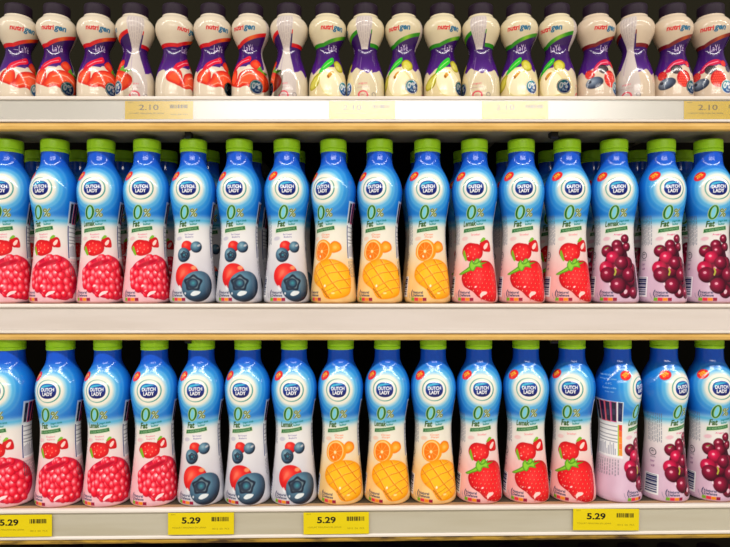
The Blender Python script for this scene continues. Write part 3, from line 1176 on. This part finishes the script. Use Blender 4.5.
        c.poly(mp(m_, [(146, 392), (172, 348), (214, 324), (242, 332), (246, 350), (205, 364), (168, 398)]), (206, 24, 70))
        c.path(mp(m_, [(160, 380), (190, 350), (232, 338)]), 0.9, (255, 170, 190), a=0.8)
        drup(254, 350, 16, 20, (200, 24, 34), (246, 90, 76))
        drup(202, 386, 29, 27, (40, 26, 34), (92, 78, 84))
        drup(130, 412, 27, 26, (198, 22, 30), (244, 86, 66))
        x, z = m_(152, 462)
        c.ell(x, z, 8.6, 5.6, lambda u, v: ramp([(0, (164, 178, 196)), (0.5, (92, 106, 130)), (1, (36, 42, 62))], np.clip(np.hypot(u + 0.2, v - 0.3) / 1.25, 0, 1)), ang=0.25)
        c.ell(x - 4.6, z + 1.2, 1.9, 1.6, (46, 52, 72))
        drup(240, 440, 40, 48, (200, 22, 28), (246, 88, 66), 6)
        drup(272, 380, 18, 22, (52, 44, 66), (110, 104, 130))
    masks['fruit_picture'] = c.end()
    c.begin()
    bx, bz_ = 10.6, 14.6
    c.ell(bx, bz_, 7.0, 7.0, (240, 240, 240))
    c.ell(bx, bz_, 6.2, 6.2, lambda u, v: ramp([(0, (40, 160, 170)), (0.5, (36, 110, 180)), (1, (26, 50, 130))], np.clip(0.5 + 0.5 * (u - v), 0, 1)))
    c.text('0%', bx - 0.2, bz_ + 1.2, 9.4, 6.2, (250, 252, 252), shear=0.15, bold=0.04)
    c.text('fat', bx + 0.6, bz_ - 3.2, 5.0, 2.2, (210, 230, 240), bold=0.02)
    masks['fat_badge'] = c.end()
    c.text('minuman yogurt', -3, 3.0, 12, 1.5, (120, 90, 90), a=0.8)
    return c.c, masks


sm_cap = [(11.9, 86.6), (12.35, 86.9), (12.5, 87.6), (12.5, 99.4), (12.2, 100.5), (11.2, 101.1), (0.4, 101.2)]
SM_CAP = lathe('cap', [(r * 0.0014, z * 0.0014) for r, z in sm_cap], 96, ribs=(0.1238, 0.1390, 0.00022))
SM_NECK = lathe('tamper_ring', [(r * 0.0014, z * 0.0014) for r, z in ((12.2, 84.9 + 1.2), (12.9, 86.2), (13.0, 87.4), (12.45, 87.7))], 64,
                close_top=False, close_bottom=False)


def small_proto(fl):
    if ('small', fl) in PROTO:
        return PROTO[('small', fl)]
    col, masks = small_colors(fl)
    root = empty('drink_bottle', (0, 0, -5))
    cap = adopt(root, obj('cap', SM_CAP, M['cap_purple'], root))
    adopt(cap, obj('tamper_ring', SM_NECK, M['cap_purple'], cap))
    sl = adopt(root, obj('sleeve', SM.body('sleeve', col), M['sleeve'], root))
    for k, v in masks.items():
        adopt(sl, obj(k, SM.decal(k, col, v), M['sleeve'], sl))
    PROTO[('small', fl)] = root
    return root


# ------------------------------------------------------------------ setting: cabinet back and floor
WALL_Y = 1.32
wb = obj('wall_back', box_mesh('wall_back', -2.6, 2.6, WALL_Y, WALL_Y + 0.04, 0.0, 2.1), M['wall'])
tag(wb, kind='structure')
fl_ = obj('floor', box_mesh('floor', -6, 6, -8, 1.6, -0.05, 0.0),
          mat('beige_floor_tile', rgb(196, 186, 168), 0.35, 0.4, noise=(3, rgb(184, 172, 152), 0.4, 0.6, (1, 1, 1))))
tag(fl_, kind='structure')

# ------------------------------------------------------------------ shelves
HALF = 1.10
TILT = math.radians(1.2)          # the lowest full shelf sits slightly askew


def shelf(z_deck, z_rail_top, z_rail_bot, z_edge_bot, label, edge_mat, rz=0.0, film=False, insert='insert_white'):
    root = empty('display_shelf', (0, YB, z_deck), rz)
    tag(root, label, 'shelf', 'white fronted display shelves')
    y0 = YR - YB
    zt, zb, ze = z_rail_top - z_deck, z_rail_bot - z_deck, z_edge_bot - z_deck
    yb = WALL_Y - YB - (0.02 if rz else 0.0005)
    obj('deck', box_mesh('deck', -HALF, HALF, y0 + 0.0242, yb, -0.008, 0), M['deck_shade'], root)
    obj('front_lip', box_mesh('front_lip', -HALF, HALF, y0 + 0.0063, y0 + 0.0240, -0.008, 0), M['deck'], root)
    obj('underside_shade', box_mesh('underside_shade', -HALF, HALF, y0 + 0.0884, yb, -0.0100, -0.0082), M['underside_shade'], root)
    # price rail: bead on top, recessed channel, bead below
    pr = [(0.006, zt), (0.0018, zt), (0.0006, zt - 0.0006), (0.0, zt - 0.002), (0.0, zt - 0.0042), (0.0006, zt - 0.005), (0.0030, zt - 0.0056),
          (0.0030, zb + 0.0042), (0.0006, zb + 0.0036), (0.0, zb + 0.003), (0.0, zb + 0.0008), (0.0008, zb), (0.006, zb)]
    obj('price_rail', extrude_profile('price_rail', [(y0 + y, z) for y, z in pr], -HALF, HALF), M['rail'], root)
    obj('rail_insert', box_mesh('rail_insert', -HALF, HALF, y0 + 0.0024, y0 + 0.00298, zb + 0.0044, zt - 0.0058), M[insert], root)
    pe = [(0.010, zb - 0.0002), (0.0035, zb - 0.0002), (0.0022, zb - 0.0012), (0.0018, (zb + ze) / 2), (0.0026, ze + 0.0012), (0.0042, ze), (0.010, ze)]
    obj('edge_strip', extrude_profile('edge_strip', [(y0 + y, z) for y, z in pe], -HALF, HALF, False), M[edge_mat], root)
    obj('support_beam', box_mesh('support_beam', -HALF, HALF, y0 + 0.0102, y0 + 0.088, ze + 0.0022, -0.0082), M['beam'], root)
    for sx in (-0.42, -0.21, 0.2, 0.43):
        obj('bracket', box_mesh('bracket', sx - 0.004, sx + 0.004, y0 + 0.0885, yb - 0.001, -0.032, -0.0101), M['beam'], root)
    if film:
        obj('rail_film', box_mesh('rail_film', -HALF, HALF, y0 + 0.0009, y0 + 0.0012, zb + 0.0040, zt - 0.0053), M['film'], root)
    for cx, w in ((-0.245, 0.008), (0.262, 0.010)):
        obj('clip', extrude_profile('clip', [(y0 + 0.020, ze + 0.0022), (y0 + 0.020, ze - 0.0045), (y0 + 0.024, ze - 0.0068), (y0 + 0.034, ze - 0.003), (y0 + 0.034, ze + 0.0022)],
                                    cx - w / 2, cx + w / 2), M['clip'], root)
    return root


Z_TOP, Z_MID, Z_BOT, Z_LOW = CAMZ + 0.2375, CAMZ - 0.0412, CAMZ - 0.3182, CAMZ - 0.540
shelf(Z_TOP, CAMZ + 0.2392, CAMZ + 0.2040, CAMZ + 0.1935, 'top display shelf with small dark-capped bottles and four pale price tags', 'edge', film=True)
shelf(Z_MID, CAMZ - 0.0410, CAMZ - 0.0808, CAMZ - 0.0902, 'middle display shelf with a blank white front and golden lower edge', 'edge', insert='insert_pink')
shelf(Z_BOT, CAMZ - 0.3146, CAMZ - 0.3550, CAMZ - 0.3622, 'lower display shelf with bright yellow price tags and worn golden edge', 'edge_dirty', rz=TILT, insert='insert_grey')
shelf(Z_LOW, CAMZ - 0.5385, CAMZ - 0.578, CAMZ - 0.588, 'lowest display shelf under the yellow price tags', 'edge')


# ------------------------------------------------------------------ price tags
def flat_text(name, s, w, h, m, parent, x, z, y, bold=0.0, extrude=0.00006, shear=0.0):
    co, tr = text_tris(s, shear, bold)
    mn, mx = co.min(0), co.max(0)
    q = (co - mn) / (mx - mn) - 0.5
    V = np.stack([q[:, 0] * w + x, np.full(len(q), y), q[:, 1] * h + z], -1)
    return obj(name, raw_mesh(name, V, tr, False), m, parent)


def price_tag(px0, px1, zc, h, price, rz, label, pale, slope=0.0):
    k0, k1 = (px0 - 365) / F, (px1 - 365) / F
    yf = YR + (0.0018 if pale else -0.0004)
    t = math.tan(rz)
    x0, x1 = k0 * yf / (1 - k0 * t), k1 * yf / (1 - k1 * t)
    w = (x1 - x0) / math.cos(rz)
    xc = (x0 + x1) / 2
    root = empty('price_tag', (xc, yf + xc * t, zc), rz)
    root.rotation_euler = (0, slope, rz)
    tag(root, label, 'price tag', 'washed out price tags on the top rail' if pale else 'yellow price tags on the lower rail')
    obj('paper', box_mesh('paper', -w / 2, w / 2, -0.0001, 0.0002, -h / 2, h / 2), M['paper_pale' if pale else 'paper'], root)
    ink = M['ink_grey'] if pale else M['ink']
    y = -0.00016
    flat_text('price_digits', price, w * 0.285, h * 0.30, ink, root, -w * 0.15, h * 0.15, y, bold=0.0 if pale else 0.032)
    V, Fq = [], []
    rr = random.Random(int(px0))
    x = w * 0.16
    while x < w * 0.42:
        b = rr.choice((0.0006, 0.0010, 0.0016))
        n = len(V)
        V += [(x, y, h * 0.10), (x + b, y, h * 0.10), (x + b, y, h * 0.30), (x, y, h * 0.30)]
        Fq.append((n, n + 1, n + 2, n + 3))
        x += b + rr.choice((0.0004, 0.0007, 0.0010))
    obj('barcode', raw_mesh('barcode', V, Fq, False), ink, root)
    sm_ink = M['ink_grey'] if pale else M['ink_olive']
    flat_text('item_lettering', 'YOGURT MINUMAN 0% LEMAK', w * 0.52, h * 0.075, sm_ink, root, -w * 0.18, -h * 0.18, y)
    flat_text('code_lettering', '0012  EA  PCS', w * 0.26, h * 0.075, sm_ink, root, w * 0.30, -h * 0.24, y)
    flat_text('corner_lettering', 'RM', w * 0.06, h * 0.06, sm_ink, root, -w * 0.42, h * 0.42, y)
    return root


zt_ = CAMZ + 0.2212
for a, b, l in ((125, 193, 'pale yellow 2.10 tag on the top rail below the left red-banded bottles'),
                (329, 395, 'washed out cream 2.10 tag at the middle of the top rail'),
                (482, 548, 'washed out cream 2.10 tag under the right green-banded bottles'),
                (684, 752, 'deep yellow 2.10 tag at the right end of the top rail')):
    price_tag(a, b, zt_ - 0.0008, 0.0242, '2.10', 0.0, l, True)
for a, b, z, s, l in ((-14, 52, -0.3352, 0.0, 'yellow 5.29 tag cut off by the left edge, under the raspberry bottles'),
                      (168, 234, -0.3345, 0.0, 'yellow 5.29 tag under the blueberry bottles'),
                      (303.5, 369, -0.3355, -0.003, 'yellow 5.29 tag under the mango bottles'),
                      (573, 639, -0.3338, 0.014, 'slightly tilted yellow 5.29 tag under the strawberry and grape bottles')):
    price_tag(a, b, CAMZ + z, 0.0292, '5.29', TILT, l, False, s)


# ------------------------------------------------------------------ bottles on the shelves
def relax(xs, dmin):
    xs = list(xs)
    for _ in range(400):
        for i in range(len(xs) - 1):
            d = xs[i + 1] - xs[i]
            if d < dmin:
                e = (dmin - d) / 2
                xs[i] -= e
                xs[i + 1] += e
    return xs


ORD3 = ['leftmost', 'middle', 'rightmost']
ORD4 = ['leftmost', 'second', 'third', 'rightmost']
FL16 = ['raspberry'] * 4 + ['blueberry'] * 3 + ['mango'] * 3 + ['strawberry'] * 3 + ['grape'] * 3
mid_px = [10, 55, 101, 147, 194, 239, 287, 333.5, 379.5, 427.3, 474.3, 521, 567, 614, 661, 708]
mid_rot = [10, -9, 2.7, 4.5, 1, -1.7, 7.5, -25, -15, -4, -8.7, -7.3, -2.6, -12, 1, -7]
mid_word = 'F F L F F F F F F F L F F L F F'.split()
bot_px = [11, 61, 108.7, 155, 201.7, 247, 293.8, 340.6, 387.3, 433.3, 478.6, 525.8, 571.7, 617.4, 663.8, 709.5]
bot_rot = [-13, -4, -3, 5, 0.5, -7, 0, -5, -9, -3.6, -3, -8, -22, 45, 22, -2]
bot_word = 'F F L F F F L F L F F L F L F F'.split()


def ordn(i):
    f = FL16[i]
    n = FL16.count(f)
    k = i - FL16.index(f)
    return (ORD4 if n == 4 else ORD3)[k]


for shelf_name, pxs, rots, words, z, t in (('middle', mid_px, mid_rot, mid_word, Z_MID, 0.0),
                                           ('lower', bot_px, bot_rot, bot_word, Z_BOT, math.tan(TILT))):
    xs = []
    for px in pxs:
        k = (px - 365) / F
        xs.append(k * YB / (1 - k * t))
    xs = relax(xs, 0.0655)
    for i, x in enumerate(xs):
        fl, word = FL16[i], ('Fat' if words[i] == 'F' else 'Lemak')
        alt = shelf_name == 'lower' and i == 13
        jitter = rnd.uniform(-0.0006, 0.0006)
        extra = ', turned to its nutrition panel' if alt else (', turned to show its barcode' if (shelf_name == 'lower' and i == 14) else '')
        nice = {'mango': 'mango and orange'}.get(fl, fl)
        if extra:
            lab = 'green-capped %s yogurt bottle on the %s shelf%s' % (nice, shelf_name, extra)
        else:
            lab = 'green-capped blue and white %s yogurt bottle, %s %s bottle on the %s shelf' % (nice, ordn(i), fl, shelf_name)
        place(big_proto(fl, word, alt), (x, YB + x * t + jitter, z + 0.0002), math.radians(rots[i]), lab, 'bottle',
              'yogurt bottles in the front row of the %s shelf' % shelf_name)
    # the second row, deep in the shade (the lower shelf shows none)
    for i, x in enumerate(xs if shelf_name == 'middle' else []):
        fl = FL16[i]
        place(big_proto(fl, 'Fat'), (x, YB + 0.075 + x * t, z + 0.0002), math.radians(rnd.uniform(-20, 20)),
              'shaded yogurt bottle behind the %s %s bottle of the %s shelf' % (ordn(i), fl, shelf_name), 'bottle',
              'yogurt bottles in the second row of the %s shelf' % shelf_name)

sm_px = [18.5, 57, 97.3, 135.5, 175.5, 212.7, 250.6, 289.2, 327.6, 365.6, 403.7, 442.2, 480.6, 518.7, 557, 595.6, 634.2, 672.4, 710.5]
sm_rot = [52, 27, 36, -72, 70, 39, -3, -100, 28, -98, -10, 24, -111, -4, -29, 21, -136, 2, -13]
sm_fl = ['strawberry'] * 8 + ['pear'] * 7 + ['berry'] * 4
BAND = {'strawberry': 'red-banded strawberry', 'pear': 'green-banded pear', 'berry': 'maroon-banded mixed berry'}
ORDW = ['first', 'second', 'third', 'fourth', 'fifth', 'sixth', 'seventh', 'eighth']
xs = relax([(px - 365) / F * YB for px in sm_px], 0.0538)
for i, x in enumerate(xs):
    fl = sm_fl[i]
    k = i - sm_fl.index(fl)
    back = sm_rot[i] < -60
    lab = '%s drink bottle%s, %s of its kind from left' % (BAND[fl], ' turned to its side panel' if back else ' with dark purple cap', ORDW[k])
    place(small_proto(fl), (x, YB, Z_TOP + 0.0002), math.radians(sm_rot[i]), lab, 'bottle', 'small waisted drink bottles on the top shelf')

NTH = ORDW + ['ninth', 'tenth', 'eleventh', 'twelfth', 'thirteenth', 'fourteenth', 'fifteenth', 'sixteenth', 'seventeenth', 'eighteenth']
# caps that just show beneath the lower shelf edge
for i in range(18):
    x = (30 + i * 40 - 365) / F * (YB + 0.02)
    place(small_proto(('strawberry', 'pear', 'berry')[i * 3 // 18]), (x, YB + 0.02 + 0.0, Z_LOW + 0.0002), math.radians(rnd.uniform(-30, 30)),
          '%s from left of the dark bottle caps peeking out below the lower shelf edge' % NTH[i], 'bottle', 'bottles on the lowest shelf')
